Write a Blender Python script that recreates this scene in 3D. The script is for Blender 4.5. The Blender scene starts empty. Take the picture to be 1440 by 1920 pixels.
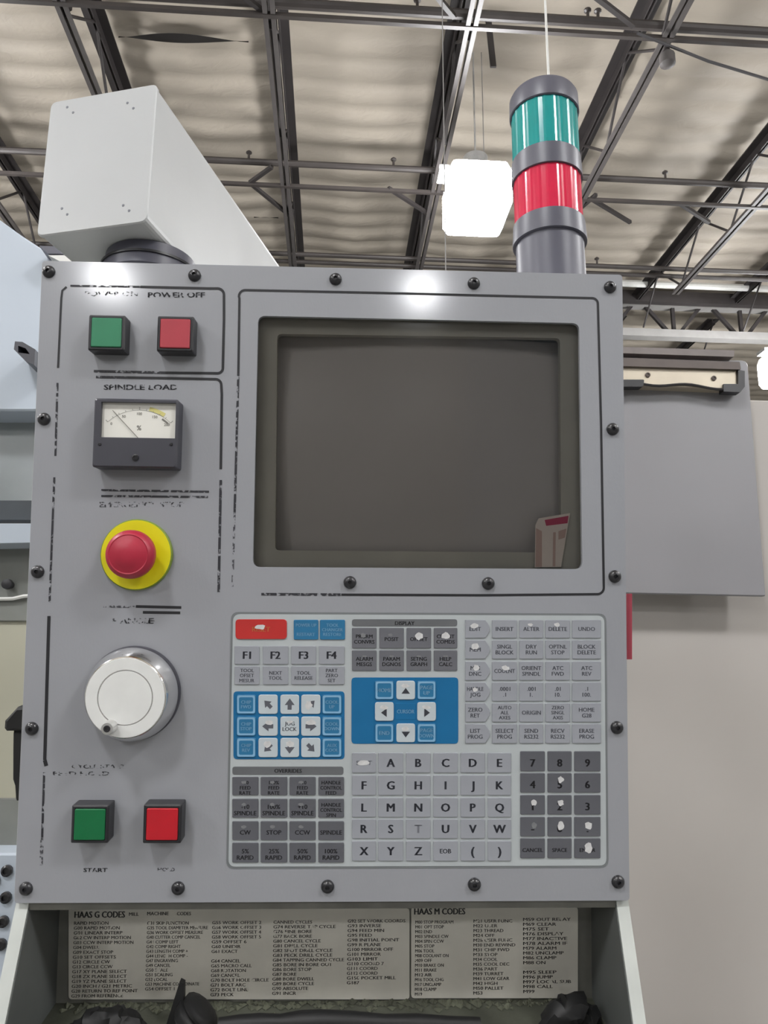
import bpy, bmesh, math, random
from math import sin, cos, pi, radians, tan, atan2, sqrt
from mathutils import Vector, Matrix
from mathutils.geometry import tessellate_polygon
random.seed(7)
SC = bpy.context.scene
COL = SC.collection

# ------------------------------------------------------------------ camera
FPX, CX, CY, CAMZ = 1442.0, 720.0, 960.0, 1.5
def basis(yaw, pitch, roll):
    f = Vector((sin(yaw)*cos(pitch), cos(yaw)*cos(pitch), sin(pitch)))
    r = Vector((cos(yaw), -sin(yaw), 0)); u = r.cross(f)
    return cos(roll)*r + sin(roll)*u, -sin(roll)*r + cos(roll)*u, f
CR, CU, CF = basis(radians(3.795), radians(11.808), radians(0.246))
CAM = Vector((0, 0, CAMZ))
cd = bpy.data.cameras.new('camera'); cam = bpy.data.objects.new('camera', cd); COL.objects.link(cam)
cam.matrix_world = Matrix(((CR.x, CU.x, -CF.x, 0), (CR.y, CU.y, -CF.y, 0), (CR.z, CU.z, -CF.z, CAMZ), (0, 0, 0, 1)))
cd.sensor_fit = 'VERTICAL'; cd.sensor_height = 36.0; cd.lens = 36.0*FPX/1920.0; cd.clip_start = 0.01
SC.camera = cam

# ------------------------------------------------------------------ world, exposure
w = bpy.data.worlds.new('world'); SC.world = w; w.use_nodes = True
w.node_tree.nodes['Background'].inputs[0].default_value = (0.75, 0.8, 0.85, 1)
w.node_tree.nodes['Background'].inputs[1].default_value = 0.3
SC.view_settings.view_transform = 'Standard'; SC.view_settings.look = 'None'
SC.view_settings.gamma = 1.0; SC.view_settings.use_curve_mapping = False
SC.view_settings.exposure = -1.1
LAMP_E = 210.0          # radiance of a high-bay refractor
LAMP_COL = (0.985, 0.99, 1.0)

def ray(u, v): return (CR*((u-CX)/FPX) - CU*((v-CY)/FPX) + CF)
def on_y(u, v, y): d = ray(u, v); return CAM + d*(y/d.y)                 # point of a pixel ray on the vertical plane y
def on_z(u, v, z): d = ray(u, v); return CAM + d*((z-CAMZ)/d.z)
def lin(c): c /= 255.0; return c/12.92 if c <= .04045 else ((c+.055)/1.055)**2.4
def rgb(r, g, b): return (lin(r), lin(g), lin(b), 1)

# ------------------------------------------------------------------ materials
M = {}
def mat(name, col, rough=.5, metal=0., var=.06, scale=30., bump=0., bscale=200., spec=.5, coat=0., emit=None, stretch=(1, 1, 1), coatr=.1):
    m = bpy.data.materials.new(name); m.use_nodes = True; nt = m.node_tree
    p = nt.nodes['Principled BSDF']
    p.inputs['Roughness'].default_value = rough; p.inputs['Metallic'].default_value = metal
    p.inputs['Specular IOR Level'].default_value = spec
    p.inputs['Coat Weight'].default_value = coat; p.inputs['Coat IOR'].default_value = 1.55; p.inputs['Coat Roughness'].default_value = coatr
    tc = nt.nodes.new('ShaderNodeTexCoord'); mp = nt.nodes.new('ShaderNodeMapping'); mp.inputs['Scale'].default_value = stretch
    nt.links.new(tc.outputs['Object'], mp.inputs['Vector'])
    n = nt.nodes.new('ShaderNodeTexNoise'); n.inputs['Scale'].default_value = scale; n.inputs['Detail'].default_value = 4
    nt.links.new(mp.outputs[0], n.inputs['Vector'])
    rp = nt.nodes.new('ShaderNodeValToRGB')
    rp.color_ramp.elements[0].position = .3; rp.color_ramp.elements[1].position = .7
    rp.color_ramp.elements[0].color = tuple(c*(1-var) for c in col[:3]) + (1,)
    rp.color_ramp.elements[1].color = tuple(min(1, c*(1+var)) for c in col[:3]) + (1,)
    nt.links.new(n.outputs['Fac'], rp.inputs[0]); nt.links.new(rp.outputs[0], p.inputs['Base Color'])
    if bump:
        b = nt.nodes.new('ShaderNodeTexNoise'); b.inputs['Scale'].default_value = bscale; b.inputs['Detail'].default_value = 3
        nt.links.new(mp.outputs[0], b.inputs['Vector'])
        bn = nt.nodes.new('ShaderNodeBump'); bn.inputs['Strength'].default_value = bump; bn.inputs['Distance'].default_value = .002
        nt.links.new(b.outputs['Fac'], bn.inputs['Height']); nt.links.new(bn.outputs[0], p.inputs['Normal'])
    if emit:
        p.inputs['Emission Color'].default_value = emit[:3] + (1,); p.inputs['Emission Strength'].default_value = emit[3]
    M[name] = m; return m

def worn(name, col, thr=.5, scale=120.):
    """printed ink rubbed off in patches (transparent where the print is gone)"""
    m = mat(name, col, .5, var=.1); nt = m.node_tree; p = nt.nodes['Principled BSDF']; out = nt.nodes['Material Output']
    tc = nt.nodes.new('ShaderNodeTexCoord')
    n = nt.nodes.new('ShaderNodeTexNoise'); n.inputs['Scale'].default_value = scale; n.inputs['Detail'].default_value = 5
    nt.links.new(tc.outputs['Object'], n.inputs['Vector'])
    r = nt.nodes.new('ShaderNodeValToRGB'); r.color_ramp.elements[0].position = thr-.05; r.color_ramp.elements[1].position = thr+.05
    nt.links.new(n.outputs['Fac'], r.inputs[0])
    t = nt.nodes.new('ShaderNodeBsdfTransparent'); mx = nt.nodes.new('ShaderNodeMixShader')
    nt.links.new(r.outputs[0], mx.inputs[0]); nt.links.new(t.outputs[0], mx.inputs[1]); nt.links.new(p.outputs[0], mx.inputs[2])
    nt.links.new(mx.outputs[0], out.inputs['Surface']); return m

mat('panel_grey', rgb(149, 151, 157), .46, var=.035, scale=9, bump=.05, bscale=500, spec=.9, stretch=(1, 1, .5), coat=.85, coatr=.115)
mat('housing_white', rgb(205, 206, 202), .45, var=.05, scale=12)
mat('arm_white', rgb(188, 190, 191), .4, var=.03, scale=10, bump=.05, bscale=300)
mat('cheek_white', rgb(190, 194, 190), .45, var=.08, scale=25)
mat('black_plastic', rgb(38, 38, 42), .35, var=.15)
mat('dark_plastic', rgb(66, 66, 74), .42, var=.08)
mat('tower_grey', rgb(84, 84, 96), .4, var=.06)
mat('screw_black', rgb(34, 34, 38), .28, var=.2, spec=.7)
mat('green_faded', rgb(48, 128, 92), .4, var=.06); mat('red_faded', rgb(174, 58, 70), .4, var=.06)  # upper caps paler: the light on them is put into the colour
mat('green_cap', rgb(14, 104, 60), .3, var=.08); mat('red_cap', rgb(186, 26, 40), .3, var=.08)
mat('meter_white', rgb(232, 230, 222), .5, var=.03); mat('meter_yellow', rgb(212, 204, 130), .5)
mat('meter_ink', rgb(120, 118, 112), .6)
mat('estop_yellow', rgb(226, 218, 22), .4, var=.04); mat('estop_red', rgb(172, 40, 62), .38, var=.08); mat('estop_rim', rgb(120, 140, 50), .5)
mat('chrome', (.82, .82, .82, 1), .13, 1.0, var=.04, scale=60); mat('satin_alu', (.74, .74, .73, 1), .38, 1.0, var=.05, scale=80)
mat('alu_face', rgb(232, 233, 231), .35, .1, var=.03, scale=60)
mat('overlay', rgb(178, 184, 186), .42, var=.05, scale=20); mat('overlay_edge', rgb(116, 120, 122), .5)
mat('key_light', rgb(152, 155, 162), .4, var=.04); mat('key_dark', rgb(92, 93, 99), .4, var=.07)
mat('key_mid', rgb(104, 105, 111), .42, var=.06); mat('title_bar', rgb(102, 104, 107), .42)
mat('key_blue', rgb(42, 112, 154), .4, var=.08); mat('field_blue', rgb(20, 104, 154), .38, var=.06)
mat('key_red', rgb(188, 48, 46), .38, var=.1); mat('key_white', rgb(188, 197, 202), .4, var=.05)
mat('ink_dark', rgb(52, 54, 62), .5); mat('ink_mid', rgb(88, 90, 98), .5); mat('ink_pale', rgb(128, 172, 204), .5); mat('ink_yellow', rgb(206, 120, 72), .5)
mat('ink_black', rgb(34, 34, 38), .5)
mat('ink_grey', rgb(118, 120, 128), .5)
mat('worn_spot', rgb(205, 205, 205), .55, var=.1, scale=300); mat('worn_dim', rgb(122, 124, 126), .55, var=.1, scale=300)
worn('ink_worn', rgb(44, 44, 50), .44, 260); worn('ink_faint', rgb(70, 70, 76), .54, 300)
mat('bezel_olive', rgb(196, 194, 182), .5, var=.05); mat('crt_glass', rgb(204, 200, 197), .3, var=.04, scale=6, spec=.2)
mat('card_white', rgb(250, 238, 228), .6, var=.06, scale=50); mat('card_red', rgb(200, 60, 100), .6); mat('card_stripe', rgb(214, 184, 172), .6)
mat('placard', rgb(216, 213, 203), .5, var=.12, scale=14, bump=.05); mat('placard_edge', rgb(120, 122, 116), .5)
mat('placard_ink', rgb(62, 62, 62), .6); worn('placard_worn', rgb(66, 66, 66), .36, 160)
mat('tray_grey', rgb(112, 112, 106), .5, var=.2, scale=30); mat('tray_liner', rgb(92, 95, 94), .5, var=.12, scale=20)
mat('tray_grime', rgb(74, 76, 66), .6, var=.35, scale=26, bump=.4, bscale=120)
mat('rubber_black', rgb(24, 24, 25), .55, var=.2)
mat('grime', rgb(84, 86, 72), .7, var=.4, scale=60)
mat('joist_dark', rgb(48, 44, 44), .55, var=.12, scale=8); mat('joist_light', rgb(78, 74, 73), .5, var=.12, scale=8)
mat('pipe_dark', rgb(58, 53, 51), .5, var=.1, scale=8); mat('girder_grey', rgb(138, 136, 134), .5, var=.08, scale=6)
mat('white_paint', rgb(226, 226, 222), .5, var=.03); mat('black_wire', rgb(46, 44, 46), .6)
mat('cover_grey', rgb(138, 137, 141), .36, var=.03, scale=5, bump=.03); mat('enclosure_white', rgb(178, 173, 168), .5, var=.03, scale=3)
mat('bar_beige', rgb(190, 180, 162), .34, .3, var=.06, scale=20); mat('rail_brown', rgb(118, 110, 108), .5, var=.1); mat('channel_brown', rgb(92, 82, 78), .5, var=.1)
mat('cover_blue_white', rgb(186, 196, 208), .4, var=.03, scale=6); mat('gloss_grey', rgb(140, 146, 148), .2, var=.08, scale=14)
mat('slot_dark', rgb(66, 72, 78), .5); mat('beige_wall', rgb(178, 176, 158), .5, var=.04, scale=5); mat('mid_grey', rgb(126, 128, 124), .5, var=.06)
mat('red_strip', rgb(158, 64, 78), .45)
mat('concrete', rgb(112, 111, 108), .5, var=.1, scale=1.5); mat('wall_paint', rgb(176, 174, 168), .7, var=.04, scale=1)
mat('wall_shade', rgb(150, 146, 140), .7, var=.05, scale=1); mat('cabinet_blue', rgb(84, 90, 98), .5, var=.06)
mat('void_black', rgb(26, 22, 20), .8)
mat('lamp_glow', (1, 1, 1, 1), .5, emit=LAMP_COL + (LAMP_E,)); mat('lamp_metal', rgb(190, 190, 190), .4, .6)

def ceiling_mat():
    m = mat('roof_liner', rgb(170, 161, 148), .62, var=.06, scale=2.2, stretch=(.6, 1.6, 1)); nt = m.node_tree; p = nt.nodes['Principled BSDF']
    tc = nt.nodes.new('ShaderNodeTexCoord'); mp = nt.nodes.new('ShaderNodeMapping'); mp.inputs['Scale'].default_value = (1, 1.7, 1)
    nt.links.new(tc.outputs['Object'], mp.inputs[0])
    n = nt.nodes.new('ShaderNodeTexNoise'); n.inputs['Scale'].default_value = 4.5; n.inputs['Detail'].default_value = 6; n.inputs['Distortion'].default_value = 1.2
    nt.links.new(mp.outputs[0], n.inputs['Vector'])
    b = nt.nodes.new('ShaderNodeBump'); b.inputs['Strength'].default_value = .2; b.inputs['Distance'].default_value = .05
    nt.links.new(n.outputs['Fac'], b.inputs['Height']); nt.links.new(b.outputs[0], p.inputs['Normal'])
ceiling_mat()

def glass_mat():
    m = bpy.data.materials.new('smoked_glass'); m.use_nodes = True; nt = m.node_tree; nt.nodes.clear()
    o = nt.nodes.new('ShaderNodeOutputMaterial'); t = nt.nodes.new('ShaderNodeBsdfTransparent'); t.inputs[0].default_value = (.91, .905, .9, 1)
    g = nt.nodes.new('ShaderNodeBsdfGlossy'); g.inputs['Roughness'].default_value = .07
    f = nt.nodes.new('ShaderNodeFresnel'); f.inputs[0].default_value = 1.5
    mx = nt.nodes.new('ShaderNodeMixShader'); nt.links.new(f.outputs[0], mx.inputs[0]); nt.links.new(t.outputs[0], mx.inputs[1]); nt.links.new(g.outputs[0], mx.inputs[2])
    nt.links.new(mx.outputs[0], o.inputs[0]); M['smoked_glass'] = m
glass_mat()
def lens_mat(name, col):
    m = mat(name, col, .16, var=.05, scale=40, spec=.6); nt = m.node_tree; p = nt.nodes['Principled BSDF']; o = nt.nodes['Material Output']
    t = nt.nodes.new('ShaderNodeBsdfTranslucent'); t.inputs[0].default_value = col
    mx = nt.nodes.new('ShaderNodeMixShader'); mx.inputs[0].default_value = .3
    nt.links.new(p.outputs[0], mx.inputs[1]); nt.links.new(t.outputs[0], mx.inputs[2]); nt.links.new(mx.outputs[0], o.inputs[0])
lens_mat('lens_green', rgb(46, 174, 172)); lens_mat('lens_red', rgb(240, 54, 92))

# ------------------------------------------------------------------ mesh helpers
class MB:
    def __init__(s): s.v, s.f, s.m = [], [], []
    def add(s, vs, fs, mi=0):
        n = len(s.v); s.v += [tuple(p) for p in vs]
        for f in fs: s.f.append([i+n for i in f]); s.m.append(mi)
    def box(s, a, b, mi=0):
        (x0, y0, z0), (x1, y1, z1) = a, b
        s.add([(x0,y0,z0),(x1,y0,z0),(x1,y1,z0),(x0,y1,z0),(x0,y0,z1),(x1,y0,z1),(x1,y1,z1),(x0,y1,z1)],
              [(0,3,2,1),(4,5,6,7),(0,1,5,4),(1,2,6,5),(2,3,7,6),(3,0,4,7)], mi)
    def hexa(s, front, back, mi=0):
        """front, back: four points each in the same order"""
        s.add(list(front)+list(back), [(0,1,2,3),(7,6,5,4),(0,4,5,1),(1,5,6,2),(2,6,7,3),(3,7,4,0)], mi)
    def prism(s, out, yf, yb, mi=0, holes=(), ch=0., side_mi=None):
        """outline in x,z pushed from yf (front, towards the viewer) back to yb; ch chamfers the front edge"""
        side_mi = mi if side_mi is None else side_mi
        loops = [list(out)] + [list(h) for h in holes]
        def inset(l):
            cx = sum(p[0] for p in l)/len(l); cz = sum(p[1] for p in l)/len(l)
            r = []
            for p in l:
                dx, dz = p[0]-cx, p[1]-cz; d = sqrt(dx*dx+dz*dz) or 1
                r.append((p[0]-dx/d*ch*1.3, p[1]-dz/d*ch*1.3))
            return r
        top = [inset(loops[0])] + loops[1:] if ch else loops
        tri = tessellate_polygon([[Vector((p[0], p[1], 0)) for p in l] for l in top])
        fl = [p for l in top for p in l]
        s.add([(p[0], yf, p[1]) for p in fl], tri, mi)
        if not holes: s.add([(p[0], yb, p[1]) for p in loops[0]], [list(range(len(loops[0])))], side_mi)
        else:
            fb = [p for l in loops for p in l]; s.add([(p[0], yb, p[1]) for p in fb], [tuple(reversed(t)) for t in tri], side_mi)
        for k, l in enumerate(loops):
            n = len(l); rings = [[(p[0], yf, p[1]) for p in top[k]]]
            if ch and k == 0: rings.append([(p[0], yf+ch, p[1]) for p in l])
            rings.append([(p[0], yb, p[1]) for p in l])
            for a, b in zip(rings, rings[1:]):
                s.add(a+b, [(i, (i+1) % n, n+(i+1) % n, n+i) for i in range(n)], side_mi)
    def poly(s, out, y, mi=0):
        tri = tessellate_polygon([[Vector((p[0], p[1], 0)) for p in out]])
        s.add([(p[0], y, p[1]) for p in out], tri, mi)
    def lathe(s, prof, c, axis='y', n=32, mi=0, mis=None):
        """prof: (radius, height) pairs, height runs along +axis from c (for y: towards -y, the viewer)"""
        vs = []
        for r, h in prof:
            for i in range(n):
                a = 2*pi*i/n
                if axis == 'y': vs.append((c[0]+r*cos(a), c[1]-h, c[2]+r*sin(a)))
                else: vs.append((c[0]+r*cos(a), c[1]+r*sin(a), c[2]+h))
        base = len(s.v); s.v += vs
        for k in range(len(prof)-1):
            for i in range(n):
                s.f.append([base+k*n+i, base+k*n+(i+1) % n, base+(k+1)*n+(i+1) % n, base+(k+1)*n+i]); s.m.append(mis[k] if mis else mi)
        if prof[0][0] > 1e-6: s.f.append([base+i for i in range(n)]); s.m.append(mis[0] if mis else mi)
        if prof[-1][0] > 1e-6: s.f.append([base+(len(prof)-1)*n+i for i in range(n)]); s.m.append(mis[-1] if mis else mi)
    def tube(s, pts, r, n=8, mi=0):
        pts = [Vector(p) for p in pts]; rs = r if isinstance(r, (list, tuple)) else [r]*len(pts); base = len(s.v)
        for k, p in enumerate(pts):
            d = (pts[min(k+1, len(pts)-1)] - pts[max(k-1, 0)]).normalized()
            up = Vector((0, 0, 1)) if abs(d.z) < .9 else Vector((1, 0, 0))
            a = d.cross(up).normalized(); b = d.cross(a)
            for i in range(n):
                t = 2*pi*i/n; s.v.append(tuple(p + (a*cos(t)+b*sin(t))*rs[k]))
        for k in range(len(pts)-1):
            for i in range(n):
                s.f.append([base+k*n+i, base+k*n+(i+1) % n, base+(k+1)*n+(i+1) % n, base+(k+1)*n+i]); s.m.append(mi)
        s.f.append([base+i for i in range(n)]); s.m.append(mi)
        s.f.append([base+(len(pts)-1)*n+i for i in range(n)]); s.m.append(mi)
    def beam(s, a, b, wd, ht, mi=0):
        a, b = Vector(a), Vector(b); d = (b-a).normalized()
        up = Vector((0, 0, 1)) if abs(d.z) < .95 else Vector((0, 1, 0))
        x = d.cross(up).normalized(); z = x.cross(d)
        q = [x*sx*wd/2 + z*sz*ht/2 for sx, sz in ((-1,-1),(1,-1),(1,1),(-1,1))]
        s.hexa([a+k for k in q], [b+k for k in q], mi)
    def build(s, name, mats, parent=None, smooth=False, origin=None, label=None, kind=None, fix=True):
        me = bpy.data.meshes.new(name)
        o0 = Vector(origin) if origin else Vector((0, 0, 0))
        me.from_pydata([tuple(Vector(p)-o0) for p in s.v], [], s.f)
        for mm in ([mats] if isinstance(mats, str) else mats): me.materials.append(M[mm])
        me.polygons.foreach_set('material_index', s.m)
        if fix:
            bm = bmesh.new(); bm.from_mesh(me); bmesh.ops.remove_doubles(bm, verts=bm.verts, dist=1e-6); bmesh.ops.recalc_face_normals(bm, faces=bm.faces)
            bm.to_mesh(me); bm.free()
        if smooth:
            me.polygons.foreach_set('use_smooth', [True]*len(me.polygons)); me.set_sharp_from_angle(angle=radians(35))
        o = bpy.data.objects.new(name, me); COL.objects.link(o); o.location = o0
        if parent: o.parent = parent
        if label: o['label'] = label
        if kind: o['kind'] = kind
        return o
def empty(name, label, cat, loc=(0, 0, 0), group=None):
    o = bpy.data.objects.new(name, None); COL.objects.link(o); o.location = loc; o.empty_display_size = .1
    o['label'] = label; o['category'] = cat
    if group: o['group'] = group
    return o
def tag(o, label, cat, group=None):
    o['label'] = label; o['category'] = cat
    if group: o['group'] = group
    return o
def struct(o): o['kind'] = 'structure'; return o
def rounded(pts, r, seg=4):
    """round the corners of a convex outline"""
    out = []; n = len(pts)
    rr = r if isinstance(r, (list, tuple)) else [r]*n
    for i in range(n):
        p = Vector(pts[i]); a = (Vector(pts[i-1])-p).normalized(); b = (Vector(pts[(i+1) % n])-p).normalized(); q = rr[i]
        if q < 1e-6: out.append(tuple(p)); continue
        for k in range(seg+1):
            t = k/seg; p0 = p+a*q; p2 = p+b*q
            out.append(tuple(p0*(1-t)**2 + p*2*t*(1-t) + p2*t*t))
    return out

# flat lettering, cached per string
_ts = bpy.data.scenes.new('lettering'); _tc = {}
def glyphs(s, bold=.012):
    k = (s, bold)
    if k in _tc: return _tc[k]
    cu = bpy.data.curves.new('t', 'FONT'); cu.body = s; cu.size = 1; cu.resolution_u = 2; cu.offset = bold; cu.align_x = 'CENTER'
    ob = bpy.data.objects.new('t', cu); _ts.collection.objects.link(ob)
    vl = _ts.view_layers[0]; vl.update(); dg = vl.depsgraph; dg.update()
    me = ob.evaluated_get(dg).to_mesh()
    vs = [(v.co.x, v.co.y) for v in me.vertices]; fs = [tuple(p.vertices) for p in me.polygons]
    ob.evaluated_get(dg).to_mesh_clear(); bpy.data.objects.remove(ob); bpy.data.curves.remove(cu)
    if not vs: vs = [(0, 0)]; fs = []
    x0 = min(v[0] for v in vs); x1 = max(v[0] for v in vs)
    vs = [(x-(x0+x1)/2, y-.345) for x, y in vs]
    _tc[k] = (vs, fs, max(x1-x0, 1e-4)); return _tc[k]
def text(mb, s, cx, cz, h, y, mi=0, width=None, maxw=None, bold=.012, shear=0., skew=0.):
    """h: capital height; width forces the line's width; skew = slope of the baseline"""
    heavy = bold > .018; vs, fs, wd = glyphs(s, 0. if heavy else bold); k = h/.69; kx = k
    if width: kx = width/wd
    elif maxw and wd*k > maxw: kx = maxw/wd
    for dx in ((-bold, 0, bold) if heavy else (0,)):      # a heavy face: overlapping strokes
        mb.add([(cx+(x+dx)*kx, y, cz+yy*k+x*kx*skew) for x, yy in vs], [tuple(reversed(f)) for f in fs], mi)

# ================================================================== the hall
CZ = 7.0                                         # underside of the roof, top chords of the joists
HB = CAMZ + 4.9                                  # bottom chords
mb = MB(); mb.box((-14, -24, -.2), (14, 17.2, 0)); struct(mb.build('floor', 'concrete'))
mb = MB(); mb.box((-14, 17, 0), (14, 17.2, 7.4)); struct(mb.build('wall_back', 'wall_paint'))
mb = MB(); mb.box((-14.2, -24, 0), (-14, 17.2, 7.4)); struct(mb.build('wall_left', 'wall_paint'))
mb = MB(); mb.box((14, -24, 0), (14.2, 17.2, 7.4)); struct(mb.build('wall_right', 'wall_paint'))
mb = MB(); mb.box((-14, -24.2, 0), (14, -24, 7.4)); struct(mb.build('wall_front', 'wall_shade'))

def liner():
    xs = [-14 + .2*i for i in range(141)]
    ys = [-24 + .5*i for i in range(48)] + [.05*i for i in range(341)] + [17.1]
    rnd = random.Random(3); P = .31
    ph = [[rnd.uniform(.8, 1.2) for _ in range(24)] for _ in range(60)]
    vs = []
    for y in ys:
        for x in xs:
            k = int(y//P) % 60; t = (y/P) % 1.0
            j = (x - JX0)/JSP; jt = abs(((j+.5) % 1.0)-.5)*2          # 0 at joist, 1 midway
            a = ph[k][int((j+.5)//1) % 24]
            sag = .055*a*(sin(pi*t**.75)**.8)*(.45+.55*jt) + .03*jt
            sag += .006*sin(x*5.3+y*2.1+3*sin(y*1.7)) + .004*sin(x*13.1-y*7.0+2*sin(x*3.3))
            vs.append((x, y, CZ+.16-sag if y > -.6 else CZ+.13))
    nx = len(xs); fs = [(j*nx+i, j*nx+i+1, (j+1)*nx+i+1, (j+1)*nx+i) for j in range(len(ys)-1) for i in range(nx-1)]
    b = MB(); b.add(vs, fs); b.add([(-14.2,-24.2,CZ+.3),(14.2,-24.2,CZ+.3),(14.2,17.3,CZ+.3),(-14.2,17.3,CZ+.3)], [(0,1,2,3)])
    o = b.build('ceiling', 'roof_liner', fix=False); o.data.polygons.foreach_set('use_smooth', [True]*len(o.data.polygons))
    return struct(o)
JSP = 0.28263*5.5; JX0 = -0.10182*5.5
ceil = liner()
# open seams in the roof liner, dark behind
for (u0, v0, u1, v1, d) in ((222, 70, 466, 79, .075), (476, 408, 522, 409, .02)):
    a, b = on_z(u0, v0, CZ+.015), on_z(u1, v1, CZ+.015); mb = MB(); n = 18; L = []; Rr = []
    for i in range(n+1):
        t = i/n; p = a.lerp(b, t); s_ = d*(sin(pi*t)**1.3)*(1.25-.6*t); L.append((p.x, p.y-s_, p.z-.004)); Rr.append((p.x, p.y+s_*.7, p.z+.012))
    mb.add(L+Rr, [(i, i+1, n+2+i, n+1+i) for i in range(n)]); mb.build('open_seam', 'void_black', ceil, label='dark open seam in the roof lining')

# ---- open-web joists
GY = 10.6
def joist(name, x, label, y0=.8, y1=GY-.35):
    r = empty(name, label, 'joist', (x, y0, CZ), 'open-web roof joists')
    mb = MB(); ln = y1-y0; lb_ = ln-1.2          # the bottom chord stops short of the seat
    for s in (-1, 1):
        mb.box((s*.052-.046, 0, -.014), (s*.052+.046, ln, 0)); mb.box((s*.016-.006, 0, -.095), (s*.016+.006, ln, -.014))
    mb.build('top_chord', 'joist_dark', r)
    mb = MB()
    for s in (-1, 1):
        mb.box((s*.03-.018, 0, -.612), (s*.03+.018, lb_, -.6)); mb.box((s*.016-.006, 0, -.6), (s*.016+.006, lb_, -.55))
    mb.build('bottom_chord', 'joist_light', r, label='lighter grey bottom chord')
    p = .62; n = int(lb_/p)+1; n += (n+1) % 2; me = None
    for i in range(n):
        up = i % 2 == 0
        b = MB(); b.tube([(0, 0, -.04 if up else -.58), (0, p, -.58 if up else -.04)], .014, 6)
        o = b.build('web_bar', 'joist_dark', r, smooth=True); o.location = (0, i*p, 0)
    return r
JL = ['dark roof joist at the far left, low beside the white machine cover',
      'dark roof joist coming down behind the white support arm',
      'dark roof joist straight above the screen, seen edge-on',
      'dark roof joist left of the bright high-bay lamp',
      'dark roof joist crossing behind the red and green signal tower']
for k in range(-2, 3): joist('roof_joist', JX0+k*JSP, JL[k+2])
p3 = on_z(1222, 512, CZ); p4 = on_z(1440, 262, CZ)
joist('roof_joist', (p3.x+p4.x)/2, 'dark roof joist at upper right, between signal tower and photo edge')
joist('roof_joist', on_z(1400, 540, CZ).x, 'dark roof joist at the far right edge, mostly cut off')
joist('roof_joist', (p3.x+p4.x)/2, 'short dark joist beyond the lattice girder, just right of the panel corner', GY+.3, 16.6)
joist('roof_joist', on_z(1400, 540, CZ).x, 'dark joist beyond the lattice girder, right above the beige bar', GY+.3, 16.6)

# ---- pipes and bridging across the joists
def pipe(name, y, r, label, cat, group, heads=(), matn='pipe_dark', x0=-9, x1=11, z=HB+.17):
    o = empty(name, label, cat, (0, y, z), group)
    mb = MB(); mb.tube([(x0, 0, 0), (x1, 0, 0)], r, 10); mb.build('pipe', matn, o, smooth=True)
    for x in heads:
        mb = MB(); mb.lathe([(.012, 0), (.012, .06), (.03, .07), (.03, .08), (.008, .1)], (x, 0, r*.8), 'z', 10); mb.build('sprinkler_head', matn, o, smooth=True)
    return o
z0 = HB+.17
pipe('sprinkler_pipe', on_z(720, 18, z0).y, .04, 'dark sprinkler pipe across the top of the picture', 'pipe', 'sprinkler pipes', [on_z(u, 18, z0).x for u in (783, 1112, 1132)])
pipe('sprinkler_pipe', on_z(720, 315, z0).y, .034, 'dark sprinkler pipe running behind the bright lamp', 'pipe', 'sprinkler pipes', [on_z(u, 315, z0).x for u in (468, 738, 1265)])
pipe('sprinkler_pipe', on_z(720, 483, z0).y, .03, 'dark sprinkler pipe just above the top edge of the panel', 'pipe', 'sprinkler pipes', [on_z(u, 483, z0).x for u in (1130, 1340)])
pipe('sprinkler_pipe', on_z(720, 497, z0).y, .028, 'second thin pipe low behind the panel top edge', 'pipe', 'sprinkler pipes')
def bridging(v, label, marks):
    zb = HB; y = on_z(720, v, zb).y
    o = empty('joist_bridging', label, 'bridging', (0, y, zb), 'joist bridging bars')
    mb = MB(); mb.beam((-9, 0, 0), (11, 0, 0), .035, .035); mb.build('bar', 'pipe_dark', o)
    for (a, b) in marks:
        p, q = on_z(a[0], a[1], zb), on_z(b[0], b[1], zb)
        mb = MB(); mb.beam((p.x, p.y-y, .02), (q.x, q.y-y, .02), .035, .035); mb.build('brace', 'joist_dark', o)
bridging(41, 'upper joist bridging bar with diagonal braces near the picture top', [((455, -4), (515, 42)), ((818, -4), (852, 36)), ((1112, -6), (1188, 52)), ((100, -6), (132, 22))])
bridging(357, 'lower joist bridging bar with diagonal braces left of the lamp', [((468, 346), (542, 406)), ((510, 316), (468, 346)), ((728, 356), (800, 402)), ((1112, 378), (1182, 420)), ((1275, 385), (1330, 420)), ((1118, 368), (1090, 392))])

# ---- joist girder and rails across the back
GY = 10.6
g = empty('roof_girder', 'grey lattice girder running across behind the panel at right', 'girder', (0, GY, 0))
def gz(v): return on_y(1300, v, GY).z
zt, zb_ = gz(575), gz(630)
mb = MB(); mb.box((-9, -.08, zt-.045), (12, .08, zt+.045)); mb.build('top_chord', 'girder_grey', g)
mb = MB(); mb.box((-9, -.08, zb_-.06), (12, .08, zb_+.06)); mb.build('bottom_chord', 'girder_grey', g)
gx = [on_y(u, 600, GY).x for u in (1178, 1218, 1256, 1266, 1275, 1300, 1350)]
P = on_y(1262, 600, GY).x; SPC = on_y(1388, 600, GY).x - P
for k in range(-6, 7):
    c = P+k*SPC
    for a, b in ((-.42, -.05), (0, 0), (.42, .05)):
        mb = MB(); mb.beam((c+a*SPC, 0, zt), (c+b*SPC, 0, zb_), .05, .05); mb.build('web_bar', 'joist_dark', g)
mb = MB(); z1, z2 = on_y(1300, 548, GY-.4).z, on_y(1300, 568, GY-.4).z; mb.box((-9, GY-.4, z2), (12, GY-.3, z1))
tag(mb.build('cable_beam', 'joist_dark', origin=(0, GY-.3, z2)), 'black beam running across just above the grey lattice girder', 'beam')
zz = gz(536); mb = MB(); mb.tube([(-9, 0, 0), (12, 0, 0)], .05, 10)
o = tag(mb.build('white_conduit', 'white_paint', smooth=True), 'white conduit pipe running right from the panel top corner', 'pipe'); o.location = (0, GY-.75, on_y(1300, 536, GY-.75).z)

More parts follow.
